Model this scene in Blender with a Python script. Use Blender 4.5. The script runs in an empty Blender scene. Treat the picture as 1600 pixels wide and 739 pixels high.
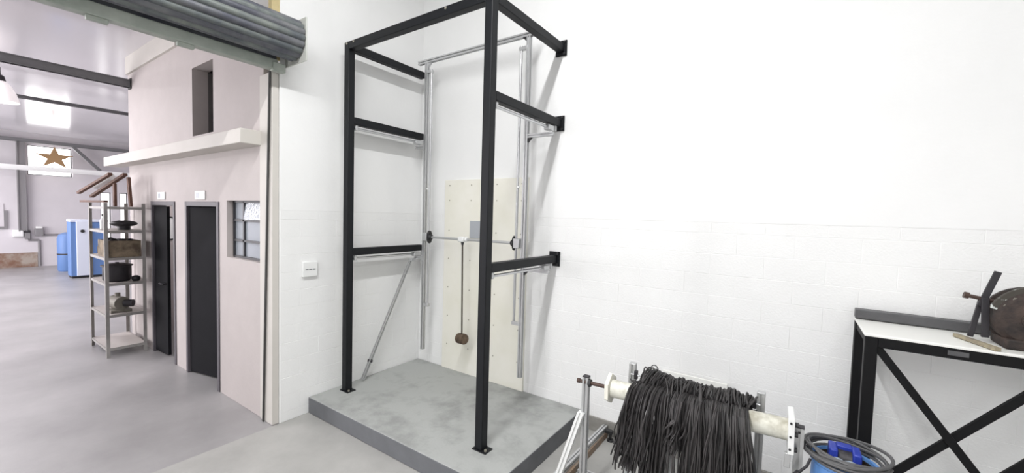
import bpy, bmesh, math, random
from mathutils import Vector, Matrix
random.seed(7)
SC = bpy.context.scene
COL = SC.collection
# ---------------------------------------------------------------- camera
F_PX = 642.47
cd = bpy.data.cameras.new('camera'); cam = bpy.data.objects.new('camera', cd); COL.objects.link(cam)
cd.sensor_width = 36.0; cd.lens = F_PX / 1600 * 36.0; cd.clip_start = .02; cd.clip_end = 100
FW = Vector((-.56586531, .82305061, -.04882771)); RT = Vector((.82293681, .56744508, .02794793)); UP = Vector((-.0507096, .02436735, .99841613))
CAM = Vector((3.9835, -3.70145, 2.05))
M = Matrix((RT, UP, -FW)).transposed().to_4x4(); M.translation = CAM
cam.matrix_world = M; SC.camera = cam
# ---------------------------------------------------------------- world, lights, exposure
w = bpy.data.worlds.new('world'); SC.world = w; w.use_nodes = True
w.node_tree.nodes['Background'].inputs[0].default_value = (.9, .95, 1, 1); w.node_tree.nodes['Background'].inputs[1].default_value = .6
SC.view_settings.view_transform = 'Standard'; SC.view_settings.look = 'None'
SC.view_settings.exposure = 0.06; SC.view_settings.gamma = 1.0; SC.view_settings.use_curve_mapping = False
def area(name, loc, sx, sy, power, color=(1, 1, 1), rot=(0, 0, 0)):
    l = bpy.data.lights.new(name, 'AREA'); l.shape = 'RECTANGLE'; l.size = sx; l.size_y = sy; l.energy = power; l.color = color
    o = bpy.data.objects.new(name, l); COL.objects.link(o); o.location = loc; o.rotation_euler = rot
    return o
# the workshop's row of fluorescent battens (runs along Y above the camera)
for k in range(4):
    area('batten_or_fill', (2.62, -2.7 - 2.5 * k, 5.4), .14, 2.3, 112, (1, 1, 1))
for k in range(2):
    area('batten_or_fill', (6.3, -7.4 - 2.5 * k, 5.4), .14, 2.3, 50, (1, 1, 1))  # second row is added fill, not a known run of battens
# the hall beyond the shutter: fill lights added under the ceiling, no fittings behind them
area('hall_fill', (-6.4, -4.2, 4.1), .5, 1.2, 120, (1, .96, .98))
area('hall_fill', (-11.5, -3.2, 4.1), .5, 1.2, 110, (1, .96, .99))
def bulb(name, loc, power, r=.08, color=(1, .965, .98)):  # point light, used for added fill only
    l = bpy.data.lights.new(name, 'POINT'); l.energy = power; l.shadow_soft_size = r; l.color = color
    o = bpy.data.objects.new(name, l); COL.objects.link(o); o.location = loc
bulb('hall_wall_fill', (-3.2, -5.4, 3.7), 95)  # added fill for the upper hall wall, no pendant known here
bulb('washroom_fill', (-3.3, -.9, 2.4), 30, .05)  # added point light that brightens the washroom interior
# daylight through the hall's side windows
area('hall_daylight', (-10.5, -8.9, 2.0), 8.0, 2.6, 850, (1, .98, .99), (math.radians(90), 0, 0))
# ---------------------------------------------------------------- helpers
def lin(r, g, b):
    f = lambda c: (c / 255 / 12.92) if c / 255 <= .04045 else ((c / 255 + .055) / 1.055) ** 2.4
    return (f(r), f(g), f(b), 1)
def mat(name, c, rough=.6, metal=0.0, var=0.0, scale=8.0, bump=0.0, bscale=60.0, c2=None, emit=0.0, spec=.5, detail=4.0, lo=.35, hi=.7):
    m = bpy.data.materials.new(name); m.use_nodes = True
    nt = m.node_tree; b = nt.nodes['Principled BSDF']; n = nt.nodes.new
    b.inputs['Base Color'].default_value = c; b.inputs['Roughness'].default_value = rough; b.inputs['Metallic'].default_value = metal
    b.inputs['Specular IOR Level'].default_value = spec
    tc = None
    if var > 0 or c2 is not None or bump > 0:
        tc = n('ShaderNodeNewGeometry')
    if var > 0 or c2 is not None:
        no = n('ShaderNodeTexNoise'); no.inputs['Scale'].default_value = scale; no.inputs['Detail'].default_value = detail; no.inputs['Roughness'].default_value = .6
        nt.links.new(tc.outputs['Position'], no.inputs['Vector'])
        r = n('ShaderNodeValToRGB'); r.color_ramp.elements[0].position = lo; r.color_ramp.elements[1].position = hi
        r.color_ramp.elements[0].color = c2 if c2 is not None else tuple(x * (1 - var) for x in c[:3]) + (1,)
        r.color_ramp.elements[1].color = c
        nt.links.new(no.outputs['Fac'], r.inputs['Fac']); nt.links.new(r.outputs['Color'], b.inputs['Base Color'])
    if bump > 0:
        nb = n('ShaderNodeTexNoise'); nb.inputs['Scale'].default_value = bscale; nb.inputs['Detail'].default_value = 3
        nt.links.new(tc.outputs['Position'], nb.inputs['Vector'])
        bp = n('ShaderNodeBump'); bp.inputs['Strength'].default_value = bump; bp.inputs['Distance'].default_value = .01
        nt.links.new(nb.outputs['Fac'], bp.inputs['Height']); nt.links.new(bp.outputs['Normal'], b.inputs['Normal'])
    if emit > 0:
        b.inputs['Emission Color'].default_value = c; b.inputs['Emission Strength'].default_value = emit
    return m
def frame_of(d, up=None):
    d = Vector(d).normalized()
    up = Vector(up) if up else (Vector((0, 0, 1)) if abs(d.z) < .95 else Vector((0, 1, 0)))
    x = up.cross(d).normalized(); y = d.cross(x).normalized()
    return x, y, d
class MB:
    def __init__(s): s.v = []; s.f = []
    def add(s, vs, fs):
        o = len(s.v); s.v += [Vector(v) for v in vs]; s.f += [tuple(i + o for i in f) for f in fs]; return s
    def box(s, lo, hi):
        (a, b, c), (d, e, f) = lo, hi
        return s.add([(a, b, c), (d, b, c), (d, e, c), (a, e, c), (a, b, f), (d, b, f), (d, e, f), (a, e, f)],
                     [(0, 3, 2, 1), (4, 5, 6, 7), (0, 1, 5, 4), (1, 2, 6, 5), (2, 3, 7, 6), (3, 0, 4, 7)])
    def cbox(s, c, size):
        return s.box([c[i] - size[i] / 2 for i in range(3)], [c[i] + size[i] / 2 for i in range(3)])
    def ext(s, prof, p0, p1, up=None):
        p0, p1 = Vector(p0), Vector(p1); x, y, d = frame_of(p1 - p0, up); n = len(prof)
        vs = [p0 + x * a + y * b for a, b in prof] + [p1 + x * a + y * b for a, b in prof]
        fs = [(i, (i + 1) % n, n + (i + 1) % n, n + i) for i in range(n)] + [tuple(range(n))[::-1], tuple(range(n, 2 * n))]
        return s.add(vs, fs)
    def bar(s, p0, p1, w, h=None, up=None):
        h = w if h is None else h; w /= 2; h /= 2
        return s.ext([(-w, -h), (w, -h), (w, h), (-w, h)], p0, p1, up)
    def alu(s, p0, p1, w=.04, up=None):
        h = w / 2; g = w * .13; d = w * .3
        q = [(-h, -h), (-g, -h), (-g, -h + d), (g, -h + d), (g, -h)]
        prof = []
        for k in range(4):
            c, t = [(1, 0), (0, 1), (-1, 0), (0, -1)][k]
            prof += [(a * c - b * t, a * t + b * c) for a, b in q]
        return s.ext(prof, p0, p1, up)
    def cyl(s, p0, p1, r, r2=None, n=16, cap=True):
        r2 = r if r2 is None else r2; p0, p1 = Vector(p0), Vector(p1); x, y, d = frame_of(p1 - p0)
        A = [2 * math.pi * i / n for i in range(n)]
        vs = [p0 + (x * math.cos(a) + y * math.sin(a)) * r for a in A] + [p1 + (x * math.cos(a) + y * math.sin(a)) * r2 for a in A]
        fs = [(i, (i + 1) % n, n + (i + 1) % n, n + i) for i in range(n)]
        if cap: fs += [tuple(range(n))[::-1], tuple(range(n, 2 * n))]
        return s.add(vs, fs)
    def lathe(s, p0, axis, prof, n=24):
        p0 = Vector(p0); x, y, d = frame_of(axis); m = len(prof); vs = []
        for r, z in prof:
            vs += [p0 + d * z + (x * math.cos(2 * math.pi * i / n) + y * math.sin(2 * math.pi * i / n)) * max(r, 1e-4) for i in range(n)]
        fs = [(k * n + i, k * n + (i + 1) % n, (k + 1) * n + (i + 1) % n, (k + 1) * n + i) for k in range(m - 1) for i in range(n)]
        return s.add(vs, fs)
    def tube(s, pts, r, n=6, closed=False):
        pts = [Vector(p) for p in pts]; m = len(pts); vs = []; prev = None
        for k in range(m):
            a = pts[(k - 1) % m] if (closed or k) else pts[0]; b = pts[(k + 1) % m] if (closed or k < m - 1) else pts[-1]
            d = (b - a)
            if d.length < 1e-9: d = Vector((0, 0, 1))
            d.normalize()
            if prev is None: x, y, _ = frame_of(d)
            else:
                x = (prev - d * prev.dot(d))
                x = x.normalized() if x.length > 1e-6 else frame_of(d)[0]
                y = d.cross(x)
            prev = x
            vs += [pts[k] + (x * math.cos(2 * math.pi * i / n) + y * math.sin(2 * math.pi * i / n)) * r for i in range(n)]
        fs = []
        for k in range(m if closed else m - 1):
            q = (k + 1) % m
            fs += [(k * n + i, k * n + (i + 1) % n, q * n + (i + 1) % n, q * n + i) for i in range(n)]
        if not closed: fs += [tuple(range(n))[::-1], tuple((m - 1) * n + i for i in range(n))]
        return s.add(vs, fs)
    def prism(s, pts2, plane, t0, t1):
        # pts2 polygon in a plane ('x','y','z' = the axis extruded along), from t0 to t1
        def P(a, b, t): return {'x': (t, a, b), 'y': (a, t, b), 'z': (a, b, t)}[plane]
        n = len(pts2)
        vs = [P(a, b, t0) for a, b in pts2] + [P(a, b, t1) for a, b in pts2]
        fs = [(i, (i + 1) % n, n + (i + 1) % n, n + i) for i in range(n)] + [tuple(range(n))[::-1], tuple(range(n, 2 * n))]
        return s.add(vs, fs)
    def ball(s, c, r, n=12, m=8, sz=(1, 1, 1)):
        prof = [(r * math.sin(math.pi * k / m), -r * math.cos(math.pi * k / m)) for k in range(m + 1)]
        o = len(s.v); s.lathe((0, 0, 0), (0, 0, 1), prof, n)
        for i in range(o, len(s.v)):
            q = s.v[i]; s.v[i] = Vector((c[0] + q.x * sz[0], c[1] + q.y * sz[1], c[2] + q.z * sz[2]))
        return s
    def turn(s, c, ang, axis='Z', start=0):
        R = Matrix.Rotation(ang, 3, axis); c = Vector(c)
        for i in range(start, len(s.v)): s.v[i] = c + R @ (s.v[i] - c)
        return s
    def build(s, name, m, parent=None, bevel=0.0, smooth=True, origin=None, seg=2):
        if parent is not None: off = world(parent)
        elif origin is not None: off = Vector(origin)
        else:
            xs = [v.x for v in s.v]; ys = [v.y for v in s.v]; zs = [v.z for v in s.v]
            off = Vector(((min(xs) + max(xs)) / 2, (min(ys) + max(ys)) / 2, min(zs)))
        me = bpy.data.meshes.new(name); me.from_pydata([v - off for v in s.v], [], s.f)
        bm = bmesh.new(); bm.from_mesh(me); bmesh.ops.recalc_face_normals(bm, faces=bm.faces); bm.to_mesh(me); bm.free()
        for mm in (m if isinstance(m, (list, tuple)) else [m]): me.materials.append(mm)
        if smooth:
            me.polygons.foreach_set('use_smooth', [True] * len(me.polygons)); me.set_sharp_from_angle(angle=.6)
        o = bpy.data.objects.new(name, me); COL.objects.link(o)
        if parent is not None: o.parent = parent
        else: o.location = off
        if bevel > 0:
            b = o.modifiers.new('bevel', 'BEVEL'); b.width = bevel; b.segments = seg; b.limit_method = 'ANGLE'; b.angle_limit = .6
        return o
def world(o):
    p = Vector(o.location)
    while o.parent: o = o.parent; p = p + Vector(o.location)
    return p
def tag(o, label=None, cat=None, group=None, kind=None):
    if label: o['label'] = label
    if cat: o['category'] = cat
    if group: o['group'] = group
    if kind: o['kind'] = kind
    return o
def thing(name, loc, label, cat, group=None):
    o = bpy.data.objects.new(name, None); COL.objects.link(o); o.location = loc; o.empty_display_size = .1
    return tag(o, label, cat, group)
def struct(o, label=None, cat=None): return tag(o, label, cat, kind='structure')
def slab_holes(axis, t0, t1, a0, a1, b0, b1, holes):
    # a thick wall with rectangular holes; axis 'x' (a=y) or 'y' (a=x), b=z
    A = sorted({a0, a1, *[h[0] for h in holes], *[h[1] for h in holes]}); B = sorted({b0, b1, *[h[2] for h in holes], *[h[3] for h in holes]})
    A = [q for q in A if a0 <= q <= a1]; B = [q for q in B if b0 <= q <= b1]
    mb = MB(); P = (lambda t, a, b: (t, a, b)) if axis == 'x' else (lambda t, a, b: (a, t, b))
    def solid(i, j):
        if i < 0 or j < 0 or i >= len(A) - 1 or j >= len(B) - 1: return False
        ca, cb = (A[i] + A[i + 1]) / 2, (B[j] + B[j + 1]) / 2
        return not any(h[0] < ca < h[1] and h[2] < cb < h[3] for h in holes)
    for i in range(len(A) - 1):
        for j in range(len(B) - 1):
            if not solid(i, j): continue
            x0, x1, z0, z1 = A[i], A[i + 1], B[j], B[j + 1]
            for t in (t0, t1): mb.add([P(t, x0, z0), P(t, x1, z0), P(t, x1, z1), P(t, x0, z1)], [(0, 1, 2, 3)])
            for (di, dj, e) in ((-1, 0, ((x0, z0), (x0, z1))), (1, 0, ((x1, z0), (x1, z1))), (0, -1, ((x0, z0), (x1, z0))), (0, 1, ((x0, z1), (x1, z1)))):
                if not solid(i + di, j + dj):
                    (p, q), (r, s_) = e
                    mb.add([P(t0, p, q), P(t0, r, s_), P(t1, r, s_), P(t1, p, q)], [(0, 1, 2, 3)])
    return mb
def weld(o):
    bm = bmesh.new(); bm.from_mesh(o.data); bmesh.ops.remove_doubles(bm, verts=bm.verts, dist=1e-5); bmesh.ops.recalc_face_normals(bm, faces=bm.faces); bm.to_mesh(o.data); bm.free()
    return o
# ---------------------------------------------------------------- materials
GREYWALL = mat('unseen_wall_paint', (.83, .83, .83, 1), .8)
WHITE = mat('white_wall_paint', (.865, .868, .864, 1), .55, bump=.12, bscale=25, var=.03, scale=1.6)
BLOCKW = mat('white_block_paint', (.855, .858, .853, 1), .5, bump=.25, bscale=70, var=.03, scale=2.2)
JOINT = mat('painted_joint', (.80, .805, .79, 1), .6)
CREAM = mat('hall_wall_paint', lin(190, 182, 180), .65, bump=.2, bscale=18, var=.07, scale=2.5)
FARW = mat('far_wall_paint', lin(206, 202, 206), .7, var=.08, scale=1.2)
CEIL = mat('glossy_ceiling_lining', lin(222, 219, 224), .16, spec=.9)
CEILM = mat('workshop_ceiling', (.83, .83, .83, 1), .8)
FLOOR = mat('cement_floor', lin(174, 173, 170), .55, var=.2, scale=2.2, bump=.08, bscale=40, detail=8)
FLOORH = mat('hall_cement_floor', lin(164, 162, 163), .38, var=.26, scale=1.1, bump=.06, bscale=30, detail=8)
PLTOP = mat('plinth_cement', lin(166, 168, 166), .7, c2=lin(132, 134, 132), scale=3.0, bump=.15, bscale=50, detail=7, lo=.3, hi=.55)
PLSIDE = mat('plinth_dark_paint', lin(108, 110, 114), .6, var=.15, scale=6, bump=.1)
CEMENT = mat('bare_cement', lin(150, 148, 143), .8, var=.2, scale=9, bump=.3)
STEEL = mat('black_steel', lin(20, 22, 26), .5, .0, spec=.28, var=.15, scale=5)
STEELB = mat('black_table_steel', lin(14, 14, 16), .55, .0, spec=.22)
ALU = mat('anodised_aluminium', lin(200, 201, 202), .38, .7, var=.05, scale=12)
CHROME = mat('polished_shaft', lin(200, 201, 203), .32, .9)
BLACKP = mat('black_cast_iron', lin(34, 34, 36), .5)
RODM = mat('dark_rod', lin(62, 54, 46), .45, .5)
HAMMER = mat('rusty_hammer', lin(118, 100, 82), .7, .2, c2=lin(70, 56, 44), scale=18)
PANEL = mat('cream_board', lin(240, 238, 230), .6, c2=lin(231, 229, 216), scale=1.6)
SCREW = mat('screw_head', lin(176, 172, 158), .4, .6)
GREYPL = mat('grey_plate', lin(176, 180, 186), .4, .2)
PLASTW = mat('white_plastic', lin(232, 233, 232), .35)
INK = mat('dark_print', lin(110, 112, 116), .6)
SHUT = [mat('shutter_slat_grey', lin(126, 128, 130), .45, .3, var=.35, scale=3.5, c2=lin(80, 82, 94)),
        mat('shutter_slat_green', lin(134, 140, 134), .5, .3, c2=lin(92, 98, 104), scale=4.5)]
SHBAR = mat('shutter_bar', lin(186, 192, 184), .5, .1, c2=lin(150, 158, 150), scale=3)
BRKT = mat('bracket_grey', lin(206, 208, 202), .5, .2, var=.1)
DARKP = mat('dark_gap', lin(52, 52, 50), .7)
WOODST = mat('pale_wood', lin(205, 188, 142), .6, var=.15, scale=10)
UPPER = mat('upper_panel_grey', lin(168, 166, 168), .5)
DOORF = mat('door_frame_grey', lin(84, 80, 86), .5)
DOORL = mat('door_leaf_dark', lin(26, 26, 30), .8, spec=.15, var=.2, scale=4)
INNER = mat('washroom_wall', lin(150, 146, 150), .7)
REVEAL = mat('grey_reveal', lin(108, 104, 104), .8, var=.2, scale=6)  # plain grey, slightly mottled
WINF = mat('window_iron', lin(62, 62, 66), .5, .2)
GLASSB = mat('mottled_glass', lin(196, 202, 210), .12, 0, bump=.9, bscale=32, spec=.9)
GLASSG = mat('plain_glass', lin(172, 178, 186), .1, 0, spec=.8)
LEDGE = mat('ledge_paint', lin(206, 202, 196), .6, var=.05, scale=3)
BEAM = mat('steel_beam_grey', lin(112, 112, 114), .6, .1, bump=.2)
PIPE = mat('painted_pipe', lin(128, 126, 128), .5)
RACKM = mat('rack_grey', lin(164, 161, 158), .5, .15, var=.15, scale=10)
RACKS = mat('rack_shelf', lin(196, 190, 186), .5, .1, var=.08, scale=5)
BROWN = mat('brown_wood', lin(112, 80, 66), .7, var=.3, scale=12)
CRATE = mat('worn_crate', lin(158, 142, 120), .8, c2=lin(96, 84, 70), scale=7)
DARKM = mat('dark_metal', lin(56, 54, 58), .5, .2, var=.2)
GREYM = mat('grey_casting', lin(142, 138, 128), .6, .1, var=.25, scale=10)
BLUE = mat('machine_blue', lin(92, 124, 176), .5)
BLUEP = mat('machine_pale', lin(206, 212, 226), .5)
GLOW2 = mat('daylit_strip', (1, .99, .98, 1), .5, emit=1.6)
GLOW = mat('daylit_pane', (1, .99, .98, 1), .5, emit=6.0)
LAMPW = mat('lit_translucent_shade', lin(240, 234, 234), .35, spec=.6, emit=.45)
BULB = mat('lamp_bulb', (1, .97, .95, 1), .5, emit=14.0)
STAR = mat('brown_star', lin(150, 120, 84), .7)
RUST = mat('rust_patch', lin(160, 150, 140), .85, c2=lin(122, 92, 76), scale=2.4, lo=.4, hi=.6)
TUBEW = mat('weathered_white_tube', lin(226, 225, 214), .4, .05, c2=lin(168, 164, 148), scale=7, lo=.3, hi=.5)
FLANGE = mat('cream_flange', lin(232, 230, 218), .45)
AXLE = mat('rusty_axle', lin(84, 68, 62), .5, .5)
CORD = mat('black_rubber_cord', lin(46, 45, 47), .5)
_nt = CORD.node_tree; _g = _nt.nodes.new('ShaderNodeNewGeometry'); _r = _nt.nodes.new('ShaderNodeValToRGB')
_r.color_ramp.elements[0].color = lin(14, 14, 16); _r.color_ramp.elements[1].color = lin(66, 63, 63)
_nt.links.new(_g.outputs['Random Per Island'], _r.inputs['Fac']); _nt.links.new(_r.outputs['Color'], _nt.nodes['Principled BSDF'].inputs['Base Color'])
CABLE = mat('grey_cable', lin(88, 88, 89), .5)
BARREL = mat('light_blue_plastic', lin(104, 152, 214), .4)
BLUED = mat('deep_blue_casting', lin(38, 58, 160), .4)
RAG = mat('pale_rag', lin(176, 190, 204), .9, var=.25, scale=20, bump=.4)
TABLET = mat('white_table_board', lin(234, 234, 230), .4)
ANGLE = mat('grey_steel_bar', lin(92, 92, 94), .5, .2, var=.2)
OLDM = mat('rusty_machine', lin(78, 64, 58), .75, .1, c2=lin(38, 34, 33), scale=12, bump=.3)
OLDG = mat('chipped_green_paint', lin(196, 200, 196), .7, c2=lin(66, 62, 56), scale=26, lo=.52, hi=.58)
STICK = mat('pale_stick', lin(168, 158, 130), .7, c2=lin(120, 112, 100), scale=20)
BATTEN = mat('brown_batten', lin(150, 120, 92), .8, c2=lin(128, 120, 112), scale=8)
# ---------------------------------------------------------------- the shell
YA = -1.76          # end of the left wall at the shutter opening
ZC = 2.05           # plaster begins above the painted blocks
f = MB().box((0, -12, -.1), (8.5, 0, 0)).build('floor', FLOOR); struct(f, 'pale grey cement floor of the white workshop', 'floor')
f = MB().box((-16.4, -9, -.1), (0, 3, -.002)).build('floor_hall', FLOORH); struct(f, 'smooth grey cement floor of the hall beyond the shutter', 'floor')
struct(MB().box((0, -12, 5.8), (8.5, 0, 5.9)).build('ceiling', CEILM), 'high white workshop ceiling', 'ceiling')
struct(MB().box((-16.4, -9, 4.28), (-.25, 3, 4.38)).build('ceiling_hall', CEIL), 'glossy flat hall ceiling lining', 'ceiling')
def block_wall(root, joint_parent, plane, a0, a1, flip):
    L, Hc = .38, .17; g = .003; me = {}
    rows = [(.0, .09)] + [(.09 + Hc * k, .09 + Hc * (k + 1)) for k in range(11)] + [(1.96, ZC)]
    base = world(root)
    for ri, (z0, z1) in enumerate(rows):
        a = a0 - (L / 2 if ri % 2 else 0)
        while a < a1 - .01:
            s, e = max(a, a0), min(a + L, a1); a += L
            if e - s < .02: continue
            key = (round(e - s, 3), round(z1 - z0, 3))
            if key not in me:
                hx, hz = key[0] / 2 - g / 2, key[1] / 2 - g / 2; t = .014; c = .0016
                vs = []; fs = []
                for (dx, dz, y) in ((hx, hz, 0), (hx, hz, -t + c), (hx - c, hz - c, -t)):
                    vs += [(-dx, y, -dz), (dx, y, -dz), (dx, y, dz), (-dx, y, dz)]
                for k in (0, 4): fs += [(k + i, k + (i + 1) % 4, k + 4 + (i + 1) % 4, k + 4 + i) for i in range(4)]
                fs += [(8, 9, 10, 11)]
                if plane == 'x': vs = [(-y, x, z) for x, y, z in vs]
                m_ = bpy.data.meshes.new('block'); m_.from_pydata(vs, [], fs); m_.materials.append(BLOCKW)
                bm = bmesh.new(); bm.from_mesh(m_); bmesh.ops.recalc_face_normals(bm, faces=bm.faces); bm.to_mesh(m_); bm.free()
                pol = m_.polygons[len(fs) - 1]
                if (plane == 'y' and pol.normal.y > 0) or (plane == 'x' and pol.normal.x < 0): m_.flip_normals()
                me[key] = m_
            o = bpy.data.objects.new('block', me[key]); COL.objects.link(o); o.parent = root
            j = random.uniform(-.0007, .0007); c_ = (s + e) / 2; zc = (z0 + z1) / 2
            o.location = (Vector((c_, .0125 + j, zc)) if plane == 'y' else Vector((-.0125 + j, c_, zc))) - base
# right wall (faces the camera), plaster above, painted blocks below
wr = MB().box((-.2, .0005, 0), (8.5, .22, ZC)).box((-.2, -.0022, ZC), (8.5, .22, 5.8)).build('wall_right', WHITE, origin=(2.6, 0, 0))
struct(wr, 'tall white painted block wall behind the test rig', 'wall'); block_wall(wr, None, 'y', 0, 5.9, False)
wl = MB().box((-.2, YA, 0), (-.0005, .01, ZC)).box((-.2, YA, ZC), (.0022, .01, 5.8)).build('wall_left', WHITE, origin=(0, -.9, 0))
struct(wl, 'white painted wall between the shutter opening and the corner', 'wall'); block_wall(wl, None, 'x', YA + .004, -.004, False)
struct(MB().box((8.5, -12, 0), (8.7, 0, 5.8)).build('wall_east', GREYWALL)); struct(MB().box((-.2, -12.2, 0), (8.5, -12, 5.8)).build('wall_south', GREYWALL))
struct(MB().box((-.2, -12, 0), (0, -6.2, 5.8)).build('wall_west', WHITE), 'white wall on the far side of the shutter opening', 'wall')
up = struct(MB().box((-.2, -6.2, 3.42), (-.06, YA - .07, 5.8)).build('wall_above_shutter', UPPER), 'grey panelled wall above the shutter roll', 'wall')
for y in (-2.05, -2.55, -3.05): MB().box((-.06, y - .012, 3.42), (-.045, y + .012, 5.8)).build('joint_strip', PLASTW, up)
tag(MB().box((-.2, YA - .07, 3.42), (.0, YA, 5.8)).build('trim_1', WOODST), 'pale wooden strip beside the wall above the shutter', 'trim', kind='structure')
struct(MB().box((2.345, -.022, 0), (6.0, .0, .135)).build('baseboard_right', CEMENT, bevel=.004), 'bare cement strip along the foot of the white wall', 'baseboard')
# hall block with washroom doors (faces the shutter opening)
YC = -1.81; XE = -4.49
D1 = (-3.47, -2.55); D2 = (-2.19, -1.21); ZD = 2.12; WN = (-1.02, -.25, 1.53, 2.135); HI = (-1.95, -1.35, 2.89, 3.68)
wc = weld(slab_holes('y', YC, YC + .16, XE, -.2, 0, 4.28, [(D1[0], D1[1], 0, ZD), (D2[0], D2[1], 0, ZD), WN, HI]).build('wall_washroom', CREAM, smooth=False, origin=(-2.3, YC, 0)))
struct(wc, 'cream wall with two dark doors and a small window', 'wall')
tag(MB().box((-.255, YC - .012, 0), (-.012, YA - .001, 3.31)).build('trim_2', LEDGE, bevel=.006), 'white plastered pilaster at the shutter jamb', 'trim', kind='structure')
tag(MB().box((XE, YC - .03, 4.03), (-2.4, YC, 4.28)).build('trim_3', LEDGE), 'white cornice where the cream wall meets the ceiling', 'trim', kind='structure')
struct(MB().box((XE, YC + .16, 0), (XE + .12, 3, 4.28)).build('wall_washroom_end', CREAM))
struct(MB().box((XE + .12, .2, 0), (-.2, .3, 4.28)).build('wall_washroom_back', INNER))
struct(MB().box((-2.42, YC + .16, 0), (-2.32, .2, 2.6)).build('wall_washroom_partition', INNER)); struct(MB().box((-1.14, YC + .16, 0), (-1.08, .2, 2.6)).build('wall_store_partition', INNER))
struct(MB().box((XE + .12, YC + .16, 2.6), (-.2, .2, 2.7)).build('ceiling_washroom', INNER))
rv = MB().box((-1.99, YC + .16, 2.89), (-1.95, YC + .5, 3.68)).build('trim_4', REVEAL); struct(rv, 'grey side reveal of the high dark opening', 'trim')
struct(MB().box((-2.6, YC + .55, 2.7), (-1.0, YC + .6, 4.28)).build('wall_loft_shade', DOORL))  # near-black sheet stands in for the shade inside the high opening
struct(weld(slab_holes('x', -16.4, -16.2, -9, 3, 0, 4.28, [(-1.63, -.64, 2.95, 3.9), (.02, .30, .35, 2.5), (.52, .75, .35, 2.5)]).build('wall_far', FARW, smooth=False, origin=(-16.3, -3, 0))), 'grey far end wall of the hall', 'wall')
struct(MB().box((-16.4, 3, 0), (-.2, 3.2, 4.28)).build('wall_hall_side', FARW)); struct(MB().box((-16.4, -9.2, 0), (-.2, -9, 4.28)).build('wall_hall_opposite', FARW))
# far windows
for i, (y0, y1, z0, z1, lab) in enumerate(((-1.63, -.64, 2.95, 3.9, 'blazing white window high on the far wall behind the star'), (.02, .30, .35, 2.5, 'tall bright window strip behind the metal rack, left one'), (.52, .75, .35, 2.5, 'tall bright window strip behind the metal rack, right one'))):
    wnd = MB().box((-16.36, y0, z0), (-16.33, y1, z1)).build('window_%d' % (i + 1), GLOW if i == 0 else GLOW2); struct(wnd, lab, 'window')
    fr = MB()
    for (a, b, c, d) in ((y0, y0 + .03, z0, z1), (y1 - .03, y1, z0, z1), (y0, y1, z0, z0 + .03), (y0, y1, z1 - .03, z1)): fr.box((-16.33, a, c), (-16.28, b, d))
    fr.build('window_frame', BEAM, wnd)
# doors: frames, leaves, signs
for i, (d, ang, lab) in enumerate(((D1, 3, 'open dark washroom door nearest the metal rack'), (D2, 12, 'dark washroom door standing ajar beside the small window'))):
    t = thing('door_%d' % (i + 1), (d[0], YC, 0), lab, 'door'); t['kind'] = 'structure'
    fw_ = .055
    MB().box((d[0], YC - .012, 0), (d[0] + fw_, YC + .15, ZD)).build('door_frame', DOORF, t, bevel=.004)
    MB().box((d[1] - fw_, YC - .012, 0), (d[1], YC + .15, ZD)).build('door_frame', DOORF, t, bevel=.004)
    MB().box((d[0] + fw_, YC - .012, ZD - fw_), (d[1] - fw_, YC + .15, ZD)).build('door_frame', DOORF, t, bevel=.004)
    xe = d[1] - fw_ - .01 if i else d[0] + .48
    lf = MB().box((d[0] + fw_ + .005, YC + .012, .02), (xe, YC + .047, ZD - fw_ - .01)); lf.turn((d[0] + fw_ + .005, YC + .03, 0), math.radians(ang))
    leaf = lf.build('door_leaf', DOORL, t)
    hd = MB().cyl((xe - .06, YC + .012, 1.0), (xe - .06, YC - .03, 1.0), .012, n=8).cyl((xe - .06, YC - .028, 1.0), (xe - .16, YC - .028, 1.0), .01, n=8)
    hd.turn((d[0] + fw_ + .005, YC + .03, 0), math.radians(ang)); hd.build('door_handle', DARKM, leaf)
MX, MY, MZ = -4.362, -1.385, 1.70
mr = thing('round_mirror', (MX, MY, MZ), 'pale round mirror with dark rim inside the open washroom door', 'mirror')
MB().lathe((MX - .006, MY, MZ), (1, 0, 0), [(0, .012), (.17, .012), (.18, 0)], 24).build('glass', PLASTW, mr)
MB().tube([(MX + .004, MY + .185 * math.cos(a * math.pi / 12), MZ + .185 * math.sin(a * math.pi / 12)) for a in range(24)], .014, 6, True).build('rim', BLACKP, mr)
for i, (x0, x1, lab) in enumerate(((-3.19, -2.90, 'small pale sign plate above the door nearest the rack'), (-1.87, -1.57, 'small pale sign plate above the door by the window'))):
    t = thing('door_sign', ((x0 + x1) / 2, YC, 2.14), lab, 'sign', 'sign plates above the washroom doors')
    MB().box((x0, YC - .012, 2.145), (x1, YC, 2.245)).build('plate', PLASTW, t, bevel=.003)
    m_ = (x0 + x1) / 2
    MB().box((m_ - .10, YC - .0135, 2.165), (m_ - .02, YC - .011, 2.225)).build('print', GREYPL, t)
WXA, WXB, WXC = -1.0, -.765, -.36
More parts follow.
